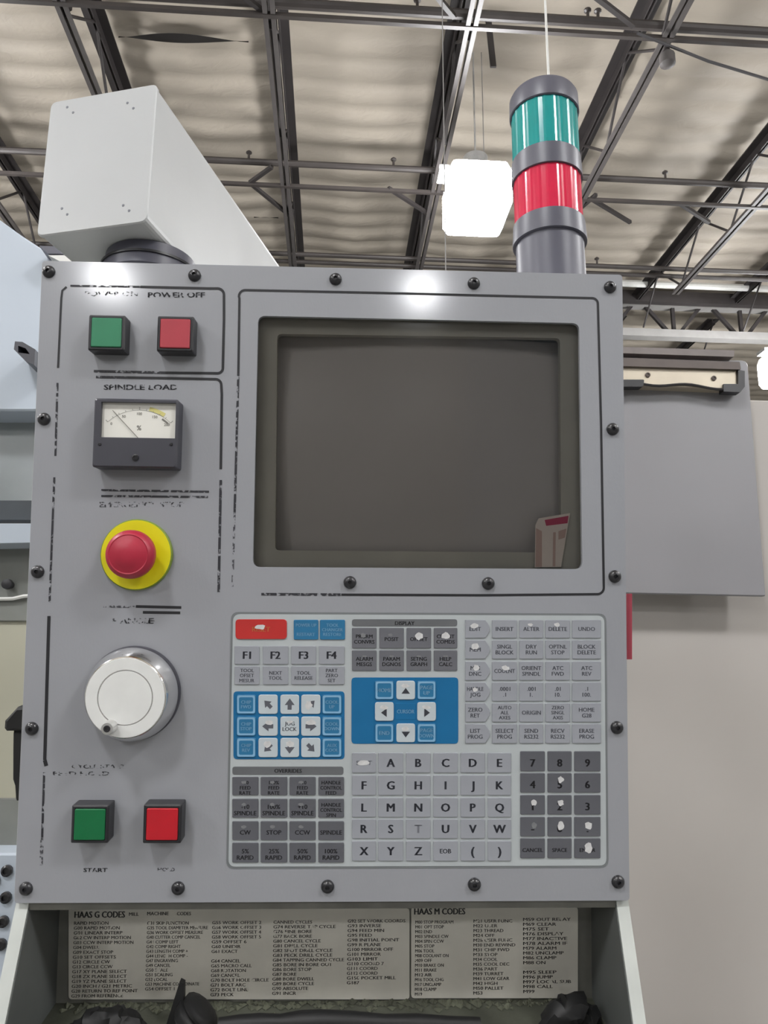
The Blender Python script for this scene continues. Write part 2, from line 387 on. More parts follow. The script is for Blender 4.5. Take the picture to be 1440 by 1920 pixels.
# ---- high-bay lamps
lamp_src = None
def lamp(loc, label):
    global lamp_src
    if lamp_src is None:
        r = empty('high_bay_lamp', label, 'lamp', loc, 'high-bay lamps')
        mb = MB(); mb.prism(rounded([(-.34, .2), (.34, .2), (.34, .25), (-.34, .25)], .01, 2), -.1, .1); mb.lathe([(.11, .25), (.11, .4), (.04, .43)], (0, 0, 0), 'z', 20); mb.build('ballast_housing', 'lamp_metal', r)
        mb = MB(); a_ = rounded([(-.27, -.27), (.27, -.27), (.27, .27), (-.27, .27)], .06, 4); n_ = len(a_); vs = []
        for k_, z_ in ((.9, .2), (1.0, .12), (1.0, -.16), (.9, -.22)): vs += [(p[0]*k_, p[1]*k_, z_) for p in a_]
        fs = [(q*n_+i, q*n_+(i+1) % n_, (q+1)*n_+(i+1) % n_, (q+1)*n_+i) for q in range(3) for i in range(n_)] + [tuple(range(n_)), tuple(range(3*n_, 4*n_))]
        mb.add(vs, fs); mb.m[-2] = 1; mb.build('refractor', ['lamp_glow', 'lamp_metal'], r)
        mb = MB(); mb.tube([(0, 0, .42), (0, 0, CZ+.1-loc[2])], .008, 6); mb.build('hanger', 'lamp_metal', r)
        lamp_src = r
    else:
        r = lamp_src.copy(); COL.objects.link(r); r.location = loc; r['label'] = label
        for ch in lamp_src.children:
            c = ch.copy(); COL.objects.link(c); c.parent = r
LZ = 5.6
a = on_z(893, 372, LZ); lamp(tuple(a), 'bright lit high-bay lamp beside the red beacon')
b = on_z(1474, 690, LZ); lamp(tuple(b), 'bright lit high-bay lamp cut off at right photo edge')
for (x, y) in ((-4.2, 6.2), (6.6, 6.2), (-4.4, 1.2), (5.8, 1.4), (-1.6, -2.6), (3.6, -2.8), (-6.5, -3), (9, -3), (-8.5, 4), (-6, -9), (7, -9)):
    lamp((x, y, LZ), 'lit high-bay lamp overhead, outside the picture')

# ---- cords hanging from the roof
def cord(name, u, v0, v1, y, r, matn, label, cat='cord'):
    a = on_y(u, v0, y); b = on_y(u+(v1-v0)*.017*(1 if u > 720 else .5), v1, y)
    mb = MB(); mb.tube([(a.x, a.y, CZ+.1), (a.x, a.y, b.z)], r, 6); return tag(mb.build(name, matn, smooth=True), label, cat)
cord('pull_cord', 1022, 0, 640, 4.6, .0085, 'white_paint', 'white cord hanging down behind the signal tower top')
cord('thin_wire', 829, 0, 640, 4.6, .004, 'girder_grey', 'thin grey wire hanging left of the bright lamp')
cord('thin_wire', 900, 0, 330, 6.0, .004, 'girder_grey', 'thin grey wire hanging just above the bright lamp')
a = on_y(914, 0, 5.6); b = on_y(925, 126, 5.6)
mb = MB(); mb.beam((a.x, 5.6, CZ+.11), (b.x, 5.6, b.z), .05, .02); tag(mb.build('hanging_strap', 'joist_dark'), 'short dark strap hanging from the joist right of centre', 'strap')
a = on_z(1195, 62, HB-.05); b = on_z(1450, 152, HB-.05)
mb = MB(); mb.tube([a, (a+b)/2+Vector((0, 0, -.03)), b], .012, 6); tag(mb.build('slanting_cable', 'black_wire', smooth=True), 'dark cable slanting to the right photo edge near the top', 'cable')
a = on_z(1250, 96, HB-.06); mb = MB(); mb.lathe([(.03, -.14), (.06, -.12), (.06, -.04), (.03, 0), (.015, .06)], tuple(a), 'z', 12)
tag(mb.build('pipe_fitting', 'joist_light', smooth=True), 'small grey fitting under the joist right of signal tower', 'fitting')

# ================================================================== right: white enclosure and grey cover
EY = 1.60
x0 = on_y(900, 900, EY).x; x1 = on_y(1700, 900, EY).x; zt = on_y(1425, 750, EY).z
en = empty('machine_enclosure', 'large plain white machine enclosure at right, behind the grey cover', 'machine', (x0, EY, 0))
mb = MB(); o2 = rounded([(0, 0), (x1-x0, 0), (x1-x0, zt), (0, zt)], .008, 2); mb.prism(o2, 0, .9, ch=.003); mb.build('front_panel', 'enclosure_white', en)
CYY = 1.52
def cpt(u, v): p = on_y(u, v, CYY); return (p.x, p.z)
gc = empty('machine_cover', 'grey sheet-metal cover hung right of the panel, before the white enclosure', 'cover', (0, CYY, 0))
mb = MB(); mb.prism(rounded([cpt(1100, 1111), cpt(1436, 1118), cpt(1402, 676), cpt(1100, 664)], [.003, .003, .012, .003], 3), 0, .012, ch=.002)
mb.box((cpt(1110, 900)[0], .012, cpt(1200, 1000)[1]), (cpt(1140, 900)[0], EY-CYY, cpt(1200, 800)[1])); mb.build('sheet', 'cover_grey', gc)
mb = MB(); mb.prism(rounded([cpt(1120, 668), cpt(1368, 676), cpt(1368, 664), cpt(1120, 656)], .002, 2), -.02, .0); mb.build('upper_rail', 'rail_brown', gc)
mb = MB(); mb.prism(rounded([cpt(1120, 697), cpt(1374, 704), cpt(1372, 690), cpt(1120, 681)], .002, 2), -.034, .0); mb.build('dark_channel', 'channel_brown', gc)
mb = MB(); mb.prism(rounded([cpt(1120, 728), cpt(1372, 738), cpt(1370, 700), cpt(1120, 692)], .003, 2), -.026, 0, ch=.002)
lb = mb.build('light_bar', 'bar_beige', gc, label='beige metal bar with two screws')
for u, v in ((1205, 712), (1327, 718)):
    c = cpt(u, v); mb = MB(); mb.lathe([(.0055, 0), (.0055, .003), (.003, .004), (.003, .002), (0, .002)], (c[0], -.026, c[1]), 'y', 12); mb.build('screw', 'channel_brown', lb, smooth=True)
mb = MB(); L = [cpt(*q) for q in ((1343, 730), (1343, 744), (1374, 745), (1382, 735), (1382, 706), (1370, 704), (1370, 730))]
mb.prism(L, -.032, -.012); mb.build('end_cap', 'black_plastic', gc)
mb = MB(); mb.prism(rounded([cpt(1150, 735), cpt(1195, 735), cpt(1197, 722), cpt(1150, 722)], .003, 2), -.032, -.012); mb.build('end_cap', 'black_plastic', gc)
mb = MB(); pts = []
for i in range(15):
    t = i/14; c = cpt(1190+165*t, 728+9*t+3*sin(t*9)); pts.append((c[0], -.029, c[1]))
mb.tube(pts, .0028, 6); mb.build('cable', 'black_wire', gc, smooth=True)

# ================================================================== left: machine parts seen past the panel edge
LY = 1.0
def lp(u, v, y=LY): p = on_y(u, v, y); return (p.x, p.z)
lm = empty('lathe_housing', 'pale blue-white machine housing at the left photo edge', 'machine', (0, LY, 0))
def lplate(name, px, yf, yb, m, par=lm, ch=.002):
    mb = MB(); mb.prism([lp(u, v, LY+yf) for u, v in px], yf, yb, ch=ch); return mb.build(name, m, par)
lplate('upper_cover', [(-160, 770), (140, 770), (140, 508), (100, 480), (40, 441), (0, 412), (-160, 300)], 0, .05, 'cover_blue_white')
lplate('recessed_panel', [(-160, 945), (140, 945), (140, 760), (-160, 760)], .05, .07, 'gloss_grey')
lplate('slot', [(-160, 975), (140, 975), (140, 938), (-160, 938)], .03, .06, 'slot_dark')
lplate('ledge', [(-160, 1022), (140, 1016), (140, 981), (-160, 981)], 0, .06, 'cover_blue_white')
lplate('lower_panel', [(-160, 1165), (140, 1165), (140, 1018), (-160, 1022)], .045, .07, 'mid_grey')
lplate('side_panel', [(-160, 1500), (140, 1500), (140, 1160), (-160, 1160)], .05, .07, 'beige_wall')
lplate('grey_skirt', [(-160, 1604), (140, 1604), (140, 1497), (-160, 1497)], .045, .07, 'mid_grey')
bp = lplate('bolted_plate', [(-160, 2500), (140, 2500), (140, 1600), (-160, 1600)], .0, .05, 'cover_blue_white')
for u, v in ((14, 1632), (12, 1682), (7, 1727), (3, 1770), (-10, 1650), (-16, 1715)):
    c = lp(u, v); mb = MB(); mb.lathe([(.0065, 0), (.0065, .004), (.0045, .006), (.0035, .006), (.0035, .003), (0, .003)], (c[0], 0, c[1]), 'y', 14); mb.build('bolt', 'screw_black', bp, smooth=True)
c = lp(20, 1097, LY+.045); mb = MB(); mb.lathe([(.005, 0), (.0045, .008), (.007, .009), (.0065, .014), (0, .015)], (c[0], .045, c[1]), 'y', 16); mb.build('knob', 'black_plastic', lm, smooth=True)
mb = MB(); pts = [(*[lp(u, v)[0]], .04, lp(u, v)[1]) for u, v in ((-60, 1118), (0, 1117), (22, 1112), (45, 1111), (90, 1108))]; mb.tube(pts, .0025, 6); mb.build('wire', 'white_paint', lm, smooth=True)
L = [lp(u, v, LY-.05) for u, v in ((26, 655), (28, 640), (42, 641), (66, 655), (64, 684), (50, 678))]
mb = MB(); mb.prism(L, -.05, 0, holes=[[lp(u, v, LY-.05) for u, v in ((34, 648), (34, 661), (56, 664), (48, 653))]]); mb.build('bracket', 'dark_plastic', lm)
# struts at the top of the housing
mb = MB(); mb.prism([lp(u, v, .96) for u, v in ((68, 453), (160, 457), (160, 470), (85, 468))], -.03, 0); mb.build('dark_rail', 'tower_grey', lm)
mb = MB(); mb.prism([lp(u, v, .96) for u, v in ((85, 471), (160, 471), (160, 482), (110, 484))], -.03, 0); mb.build('white_rail', 'white_paint', lm)

# ================================================================== the control pendant
PR, PU, PF = basis(radians(1.7596), radians(7.7205), radians(-.102))
PPOS = Vector((-.0013979, .643994, CAMZ+.0796696)); PW, PH = .5, .52969
PMAT = Matrix(((PR.x, PF.x, PU.x, PPOS.x), (PR.y, PF.y, PU.y, PPOS.y), (PR.z, PF.z, PU.z, PPOS.z), (0, 0, 0, 1)))
PINV = PMAT.inverted()
def pl(u, v, h=0.):
    """panel coordinates (x, z) of a photo pixel on the plane h in front of the panel face"""
    d = PINV.to_3x3() @ ray(u, v); o = PINV @ CAM; t = (-h-o.y)/d.y; p = o+d*t; return (p.x, p.z)
S = .000437          # metres per photo pixel on the panel
pend = empty('control_pendant', 'grey machine control panel with dark screen, buttons and keypad', 'control panel')
pend.matrix_world = PMAT
hw, hh = PW/2, PH/2

scr = [pl(484, 592), pl(1086, 606), pl(1092, 1067), pl(474, 1063)]
mb = MB(); mb.prism(rounded([(-hw, -hh), (hw, -hh), (hw, hh), (-hw, hh)], .003, 3), 0, .004, holes=[rounded(scr, .0065, 5)], ch=0)
panel = mb.build('front_panel', 'panel_grey', pend)
mb = MB(); e = .0022
mb.box((-hw-e, .005, -hh+.003), (-hw+.004, .125, hh)); mb.box((hw-.004, .005, -hh+.003), (hw+.001, .125, hh))
mb.box((-hw+.004, .005, hh-.004), (hw-.004, .125, hh)); mb.box((-hw+.004, .005, -hh+.003), (hw-.004, .125, -hh+.007)); mb.box((-hw-e, .12, -hh+.003), (hw+.001, .125, hh))
mb.build('housing', 'housing_white', pend)
mb = MB(); q = [pl(1174, 1113, -.012), pl(1184, 1113, -.012), pl(1184, 1236, -.012), pl(1174, 1236, -.012)]
mb.prism(q, .0105, .0125); mb.build('edge_strip', 'red_strip', pend, label='narrow red strip on the right edge')

# printed outlines
def strip(mb, pts, wpx=5, mi=0, y=-.00025):
    P_ = [Vector(pl(*p)) for p in pts]; hwid = wpx*S/2; L = []; R_ = []
    for i, p in enumerate(P_):
        d = (P_[min(i+1, len(P_)-1)]-P_[max(i-1, 0)]).normalized(); n = Vector((-d.y, d.x))
        L.append(p+n*hwid); R_.append(p-n*hwid)
    n = len(P_); mb.add([(p.x, y, p.y) for p in L]+[(p.x, y, p.y) for p in R_], [(i, i+1, n+i+1, n+i) for i in range(n-1)], mi)
def arcpts(cx, cy, r, a0, a1, n=6): return [(cx+r*cos(radians(a0+(a1-a0)*i/n)), cy-r*sin(radians(a0+(a1-a0)*i/n))) for i in range(n+1)]
mb = MB()
# 0 = solid black, 1 = half worn, 2 = faint
strip(mb, [(264, 538), (392, 541), (402, 541)] + arcpts(408, 553, 12, 90, 0) + [(420, 600), (418, 688)] + arcpts(408, 690, 10, 0, -90) + [(310, 699)], 5, 0)
strip(mb, [(176, 696), (310, 699)], 5, 1); strip(mb, [(180, 707), (240, 708)], 5, 1)
strip(mb, [(240, 708), (300, 709)], 5, 0); strip(mb, [(300, 709), (402, 711)] + arcpts(404, 722, 11, 90, 0) + [(416, 740), (414, 880)], 5, 0)
strip(mb, [(414, 900), (410, 1110)], 5, 1)
strip(mb, [(132, 536), (264, 538)], 4, 1); strip(mb, [(125, 538), (117, 545), (115, 560)], 4, 0); strip(mb, [(115, 560), (109, 690)], 4, 0)
strip(mb, [(108, 718), (104, 855)], 4, 1); strip(mb, [(102, 895), (93, 1130)], 4, 1)
strip(mb, [(92, 1155), (84, 1425)], 6, 0); strip(mb, [(84, 1425), (87, 1436)], 7, 0); strip(mb, [(83, 1448), (79, 1575)], 4, 1); strip(mb, [(79, 1575), (77, 1622)], 6, 2)
strip(mb, [(190, 919), (392, 922)], 4, 1); strip(mb, [(190, 930), (390, 932)], 4, 1)
strip(mb, [(255, 1137), (340, 1139)], 5, 0); strip(mb, [(268, 1148), (338, 1149)], 5, 0); strip(mb, [(192, 1137), (255, 1138)], 4, 2)
mb.build('button_column_print', ['ink_black', 'ink_worn', 'ink_faint'], pend, label='black printed outline around the buttons, partly rubbed off', fix=False)
mb = MB()
strip(mb, [(447, 700), (449, 560)] + arcpts(460, 556, 12, 180, 90) + [(700, 549), (1108, 559)] + arcpts(1110, 570, 11, 88, 0) + [(1127, 800), (1132, 1100)] + arcpts(1120, 1102, 12, 0, -90) + [(900, 1116), (640, 1115)], 4.5, 0)
strip(mb, [(447, 700), (440, 960)], 4.5, 1); strip(mb, [(440, 960), (436, 1100)], 4, 2); strip(mb, [(490, 1114), (640, 1115)], 5, 1)
mb.build('screen_outline_print', ['ink_black', 'ink_worn', 'ink_faint'], pend, label='black printed outline around the screen', fix=False)

def ptext(mb, s, u0, u1, v, hpx, mi=0, bold=.03):
    a = pl(u0, v); b = pl(u1, v); text(mb, s, (a[0]+b[0])/2, (a[1]+b[1])/2, hpx*S, -.0003, mi, width=abs(b[0]-a[0]), bold=bold, skew=(b[1]-a[1])/(b[0]-a[0]))
mb = MB()
ptext(mb, 'POWER ON', 160, 258, 551, 9, 1); ptext(mb, 'POWER OFF', 278, 384, 553, 10, 0)
ptext(mb, 'SPINDLE LOAD', 195, 333, 726, 10, 0); ptext(mb, 'EMERGENCY STOP', 187, 345, 946, 10, 1)
ptext(mb, 'HANDLE', 212, 290, 1164, 10, 2); ptext(mb, 'E', 279, 288, 1164, 10, 0)
ptext(mb, 'CYCLE START', 135, 236, 1437, 7, 2); ptext(mb, 'FEED HOLD', 100, 205, 1450, 7, 2)
ptext(mb, 'START', 157, 201, 1631, 7, 0); ptext(mb, 'HOLD', 296, 328, 1630, 6, 1)
mb.build('panel_lettering', ['ink_worn', 'ink_faint', 'ink_faint'], pend, label='worn black lettering', fix=False)

# two lamps far behind the camera whose mirror images show in the panel's glossy face
for (u, v) in ((205, 522), (790, 545)):
    d = ray(u, v); nrm = -PF; x0_, z0_ = pl(u, v); p = PMAT @ Vector((x0_, 0, z0_)); rd = d - nrm*2*d.dot(nrm); t = (LZ-p.z)/rd.z
    q = p + rd*t; print('mirror lamp', q); lamp(tuple(q), 'lit high-bay lamp overhead, outside the picture')
# screws
sc_src = None
for (u, v) in ((90, 508), (364, 515), (629, 522), (889, 530), (1145, 537), (1150, 804), (1154, 1081), (1158, 1365), (1160, 1655),
               (47, 1668), (333, 1667), (614, 1664), (890, 1660), (81, 785), (69, 1072), (58, 1367), (656, 1092), (916, 1094)):
    x, z = pl(u, v, .002)
    if sc_src is None:
        mb = MB(); mb.lathe([(.0054, 0), (.0054, .0008), (.0046, .0024), (.003, .0034), (.0017, .0036), (.0015, .0016), (0, .0016)], (0, 0, 0), 'y', 20)
        sc_src = mb.build('screw', 'screw_black', pend, smooth=True); o = sc_src
    else: o = sc_src.copy(); COL.objects.link(o)
    o.location = (x, 0, z)

# square push buttons (face pixel box at the height of the cap)
def push_button(face, capm, h, label, rb=.0):
    u0, v0, u1, v1 = face; a = pl(u0, v0, h); b = pl(u1, v1, h); cx, cz = (a[0]+b[0])/2, (a[1]+b[1])/2; r = (b[0]-a[0]+a[1]-b[1])/4
    e = r*1.22
    mb = MB(); sq = lambda q: rounded([(-q, -q), (q, -q), (q, q), (-q, q)], q*.08, 2)
    mb.prism(sq(e), -h+.001, 0, holes=[sq(r*1.03)], ch=.0012)
    o = mb.build('push_button', 'black_plastic', pend, label=label); o.location = (cx, 0, cz)
    mb = MB(); mb.prism(sq(r), -h, -.002, ch=.0006); mb.build('button_cap', capm, o)
    return o
push_button((171, 596, 227, 650), 'green_faded', .0155, 'faded green square push button in black bezel, upper left')
push_button((300, 598, 356, 652), 'red_faded', .0155, 'faded red square push button in black bezel, upper left')
push_button((139, 1518, 196, 1575), 'green_cap', .0155, 'bright green square push button in black bezel, lower left')
push_button((274, 1517, 333, 1575), 'red_cap', .0155, 'bright red square push button in black bezel, lower left')

# load meter
h = .017
a, b = pl(177, 746, h), pl(331, 878, h); mw, mh = b[0]-a[0], a[1]-b[1]; mc = ((a[0]+b[0])/2, (a[1]+b[1])/2)
wa, wb = pl(190, 753, h), pl(328, 822, h); win = [(wa[0]-mc[0], wb[1]-mc[1]), (wb[0]-mc[0], wb[1]-mc[1]), (wb[0]-mc[0], wa[1]-mc[1]), (wa[0]-mc[0], wa[1]-mc[1])]
mb = MB(); mb.prism(rounded([(-mw/2, -mh/2), (mw/2, -mh/2), (mw/2, mh/2), (-mw/2, mh/2)], .002, 3), -h, 0, holes=[win], ch=.0015)
lmtr = mb.build('load_meter', 'dark_plastic', pend, label='black-cased needle load meter with white dial'); lmtr.location = (mc[0], 0, mc[1])
mb = MB(); mb.prism(win, -h+.0035, -.001)
cxm = (win[0][0]+win[1][0])/2; zb0 = win[0][1]; ww = win[1][0]-win[0][0]; wh = win[2][1]-win[0][1]
yd = -h+.0033
def arc_band(mb, r0, r1, a0, a1, mi, n=12, cx=cxm, cz=zb0-wh*.45):
    vs = [(cx+r0*cos(radians(a0+(a1-a0)*i/n)), yd, cz+r0*sin(radians(a0+(a1-a0)*i/n))) for i in range(n+1)] + [(cx+r1*cos(radians(a0+(a1-a0)*i/n)), yd, cz+r1*sin(radians(a0+(a1-a0)*i/n))) for i in range(n+1)]
    mb.add(vs, [(i, i+1, n+2+i, n+1+i) for i in range(n)], mi)
R0 = wh*1.25
arc_band(mb, R0, R0*1.006, 134, 46, 1); arc_band(mb, R0*1.01, R0*1.1, 78, 58, 2); arc_band(mb, R0*.93, R0*.97, 58, 48, 1)
for i in range(11):
    t = 134-8.8*i; arc_band(mb, R0, R0*(1.07 if i % 5 == 0 else 1.04), t-.25, t+.25, 1, 1)
for s, ang in (('0', 132), ('50', 112), ('100', 90), ('150', 68), ('200', 48)):
    text(mb, s, cxm+R0*.92*cos(radians(ang)), zb0-wh*.45+R0*.92*sin(radians(ang)), .0022, yd, 1)
text(mb, '%', cxm, zb0+wh*.3, .004, yd, 1)
mb.build('dial', ['meter_white', 'meter_ink', 'meter_yellow'], lmtr, label='white dial with scale', fix=False)
mb = MB(); mb.tube([(cxm, yd-.0006, zb0), (cxm-ww*.36, yd-.0006, zb0+wh*.78)], .00025, 6); mb.build('needle', 'meter_ink', lmtr)
mb = MB(); mb.lathe([(.0028, 0), (.0028, .0008), (.0016, .0012), (.0016, .0004), (0, .0004)], (pl(254, 858, h)[0]-mc[0], -h, pl(254, 858, h)[1]-mc[1]), 'y', 14); mb.build('zero_screw', 'screw_black', lmtr, smooth=True)
for u in (187, 321):
    c = pl(u, 833, h); mb = MB(); mb.lathe([(.0014, 0), (.0012, .0006), (0, .0007)], (c[0]-mc[0], -h, c[1]-mc[1]), 'y', 10); mb.build('rivet', 'screw_black', lmtr, smooth=True)

# emergency stop
c = pl(255, 1040, .004); es_ = bpy.data.objects.new('emergency_stop', None); COL.objects.link(es_); es_.parent = pend; es_.location = (c[0], 0, c[1]); es_['label'] = 'red mushroom emergency stop on a yellow disc'
R1 = 67*S*.99
mb = MB(); mb.lathe([(R1*1.02, 0), (R1*1.02, .003), (R1*.985, .0042), (R1*.96, .0042), (R1*.55, .0034), (0, .0034)], (0, 0, 0), 'y', 48, mis=[1, 1, 0, 0, 0]); mb.build('yellow_disc', ['estop_yellow', 'estop_rim'], es_, smooth=True)
RM = 47*S*.965
mb = MB(); mb.lathe([(RM*.55, .003), (RM*.55, .012), (RM*.95, .0135), (RM, .0165), (RM*.99, .021), (RM*.93, .0245), (RM*.8, .0265), (RM*.76, .0262), (RM*.55, .0275), (RM*.42, .0288), (RM*.2, .0294), (0, .0295)], (0, 0, 0), 'y', 48)
mb.build('mushroom_head', 'estop_red', es_, smooth=True)

# jog wheel
c = pl(251, 1299, .0); jw = bpy.data.objects.new('jog_wheel', None); COL.objects.link(jw); jw.parent = pend; jw.location = (c[0], 0, c[1]); jw['label'] = 'round chrome jog hand wheel'
RB = 88*S; RF = 73*S
mb = MB(); mb.lathe([(RB*1.0, 0), (RB*1.0, .003), (RB*.985, .0045)], (0, 0, 0), 'y', 56); mb.build('base_flange', 'dark_plastic', jw, smooth=True)
mb = MB(); mb.lathe([(RB*.97, .0045), (RB*.98, .008), (RB*.95, .0125), (RF*1.02, .0225), (RF, .0235), (RF*.98, .024)], (0, 0, 0), 'y', 64); mb.build('rim', 'chrome', jw, smooth=True)
mb = MB(); mb.lathe([(RF*.985, .0235), (RF*.97, .0244), (RF*.69, .0244), (RF*.685, .0236)], (0, 0, 0), 'y', 64); mb.build('face_ring', 'alu_face', jw, smooth=True)
mb = MB(); mb.lathe([(RF*.69, .0235), (RF*.665, .0236)], (0, 0, 0), 'y', 64); mb.build('groove', 'ink_dark', jw)
mb = MB(); mb.lathe([(RF*.665, .0234), (RF*.655, .0242), (0, .0242)], (0, 0, 0), 'y', 64); mb.build('centre_disc', 'alu_face', jw, smooth=True)
q = pl(200, 1368, .034); kx, kz = q[0]-c[0], q[1]-c[1]
mb = MB(); mb.lathe([(.0052, .0242), (.0055, .026), (.005, .033), (.0045, .0345), (.0022, .0346), (.002, .032), (0, .032)], (kx*.97, 0, kz*.97), 'y', 20); mb.build('crank_knob', 'satin_alu', jw, smooth=True)
mb = MB(); mb.lathe([(.0028, .0346), (.0026, .0352), (.0015, .0352), (.0013, .034), (0, .034)], (kx*.97, 0, kz*.97), 'y', 12); mb.build('socket_screw', 'screw_black', jw, smooth=True)

# screen behind the panel opening
mon = bpy.data.objects.new('monitor', None); COL.objects.link(mon); mon.parent = pend; mon['label'] = 'dark switched-off screen behind smoked glass'
big = [pl(470, 580), pl(1098, 594), pl(1106, 1080), pl(460, 1076)]
mb = MB(); mb.prism(big, .0045, .0065); mb.build('glass', 'smoked_glass', mon)
crt = [pl(520, 626, -.013), pl(1050, 634, -.013), pl(1052, 1036, -.013), pl(516, 1032, -.013)]
big2 = [pl(455, 570, -.013), pl(1115, 584, -.013), pl(1122, 1096, -.013), pl(448, 1092, -.013)]
mb = MB(); mb.prism(big2, .013, .02, holes=[rounded(crt, .004, 3)]); mb.build('mask', 'bezel_olive', mon)
mb = MB(); nx, nz = 16, 12
x0, x1 = crt[0][0]-.004, crt[1][0]+.004; z0_, z1_ = crt[3][1]-.004, crt[0][1]+.004
vs = [(x0+(x1-x0)*i/nx, 0.0185+.009*((2*i/nx-1)**2+(2*j/nz-1)**2), z0_+(z1_-z0_)*j/nz) for j in range(nz+1) for i in range(nx+1)]
mb.add(vs, [(j*(nx+1)+i, j*(nx+1)+i+1, (j+1)*(nx+1)+i+1, (j+1)*(nx+1)+i) for j in range(nz) for i in range(nx)]); mb.build('picture_tube', 'crt_glass', mon, smooth=True)
# mirror image in the screen, painted on an added slip inside the glass
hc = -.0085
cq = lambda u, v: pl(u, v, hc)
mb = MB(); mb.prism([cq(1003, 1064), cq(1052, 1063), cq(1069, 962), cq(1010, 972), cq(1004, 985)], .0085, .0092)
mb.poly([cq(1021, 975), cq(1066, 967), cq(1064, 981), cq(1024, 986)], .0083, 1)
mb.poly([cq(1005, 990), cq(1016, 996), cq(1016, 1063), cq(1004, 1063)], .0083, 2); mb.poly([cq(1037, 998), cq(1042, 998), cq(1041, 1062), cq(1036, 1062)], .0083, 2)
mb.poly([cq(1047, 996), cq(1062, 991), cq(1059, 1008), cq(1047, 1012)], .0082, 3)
reflection = mb.build('striped_card', ['card_white', 'card_red', 'card_stripe', 'card_stripe'], fix=False); tag(reflection, 'white striped card with a red band in lower right corner of screen', 'card'); reflection.matrix_world = PMAT

# ---- keypad
ko = [pl(436, 1150), pl(1134, 1153), pl(1138, 1624), pl(427, 1626)]
kp = bpy.data.objects.new('keypad', None); COL.objects.link(kp); kp.parent = pend; kp['label'] = 'pale membrane keypad with grey, blue and red keys'
def grow(q, d): 
    c = Vector((sum(p[0] for p in q)/4, sum(p[1] for p in q)/4)); return [tuple(Vector(p)+Vector((d if p[0] > c.x else -d, d if p[1] > c.y else -d))) for p in q]
mb = MB(); mb.prism(rounded(grow(ko, .0012), .0065, 5), -.0003, .0005); mb.build('overlay_border', 'overlay_edge', kp, label='darker border line of the keypad')
mb = MB(); mb.prism(rounded(grow(ko, -.0006), .006, 5), -.0006, .0004); mb.build('overlay', 'overlay', kp)
KY = -.0006
def block(px, m, rad=.003, dy=.0003, name='key_field', title=None):
    u0, v0, u1, v1 = px; q = [pl(u0, v1), pl(u1, v1), pl(u1, v0), pl(u0, v0)]
    mb = MB(); mb.prism(rounded(q, rad, 3), KY-dy, KY+.0002)
    if title: text(mb, title, (q[0][0]+q[1][0])/2, (q[0][1]+q[3][1])/2, 7*S, KY-dy-.0001, 1, bold=.03)
    return mb.build(name, [m, 'ink_black'], kp)
def blob(cx, cz, rx, rz, seed):
    r = random.Random(seed); k = [r.uniform(.75, 1.15) for _ in range(12)]
    return [(cx+rx*k[i]*cos(i*pi/6), cz+rz*k[i]*sin(i*pi/6)) for i in range(12)]
def arrow(cx, cz, s, ang, tail=True):
    pts = [(0, 1), (.85, -.1), (.35, -.1), (.35, -.9), (-.35, -.9), (-.35, -.1), (-.85, -.1)] if tail else [(0, .7), (.9, -.5), (-.9, -.5)]
    ca, sa = cos(radians(ang)), sin(radians(ang)); return [(cx+s*(x*ca-z*sa), cz+s*(x*sa+z*ca)) for x, z in pts]
kn = [0]
def key(px, m, lines=(), ink='ink_mid', th=7, rad=.0008, dy=.0009, spot=None, shape=None, outline=None, base=0., voff=0.):
    """one key: a raised pad with its legend; px = photo pixel box"""
    kn[0] += 1
    u0, v0, u1, v1 = px; q = [pl(u0, v1), pl(u1, v1), pl(u1, v0), pl(u0, v0)]
    cx = sum(p[0] for p in q)/4; cz = sum(p[1] for p in q)/4; wd = (u1-u0)*S
    mb = MB(); yf = KY-base-dy; out = rounded(q, rad, 3)
    if shape == 'bulge':
        n = 6; R_ = [(q[1][0]+.0042*sin(pi*i/n), q[1][1]+(q[2][1]-q[1][1])*i/n) for i in range(n+1)]; out = [q[0]]+R_+[q[3]]
    mb.prism(out, yf, KY-base+.0002, 0, ch=.0003)
    if outline:
        sc = lambda k: [(cx+(p[0]-cx)*k, cz+(p[1]-cz)*k) for p in rounded(q, rad, 3)]
        mb.prism(sc(.93), yf-.00004, yf+.0001, 3, holes=[sc(.74)])
    n = len(lines); lh = th*S
    for i, s in enumerate(lines):
        zc = cz+(n-1)/2*lh*1.45-i*lh*1.45 - voff*S
        if isinstance(s, tuple): mb.poly(arrow(cx, zc, s[1]*S, s[0], s[2] if len(s) > 2 else True), yf-.00008, 1)
        else: text(mb, s, cx, zc, lh, yf-.00008, 1, maxw=wd*.84, bold=.045 if len(s) == 1 or th > 10 else .025)
    if spot:
        sx, sz, rx, rz = spot; mb.poly(blob(cx+sx*S, cz-sz*S, rx*S, rz*S, kn[0]), yf-.00012, 2)
    o = mb.build('key', [m, ink, 'worn_spot' if m not in ('key_dark', 'key_mid') or (spot and spot[2] > 5) else 'worn_dim', 'ink_pale'], kp, origin=(cx, KY, cz), fix=False)
    return o
key((442, 1161, 538, 1198), 'key_red', ['RESET'], 'ink_yellow', 9, .003, spot=(-2, -4, 10, 5))
key((551, 1162, 597, 1199), 'key_blue', ['POWER UP', '', 'RESTART'], 'ink_pale', 6, .001); key((600, 1162, 647, 1199), 'key_blue', ['TOOL', 'CHANGER', 'RESTORE'], 'ink_pale', 6, .001)
FX = ((440, 487), (493, 541), (546, 593), (598, 646))
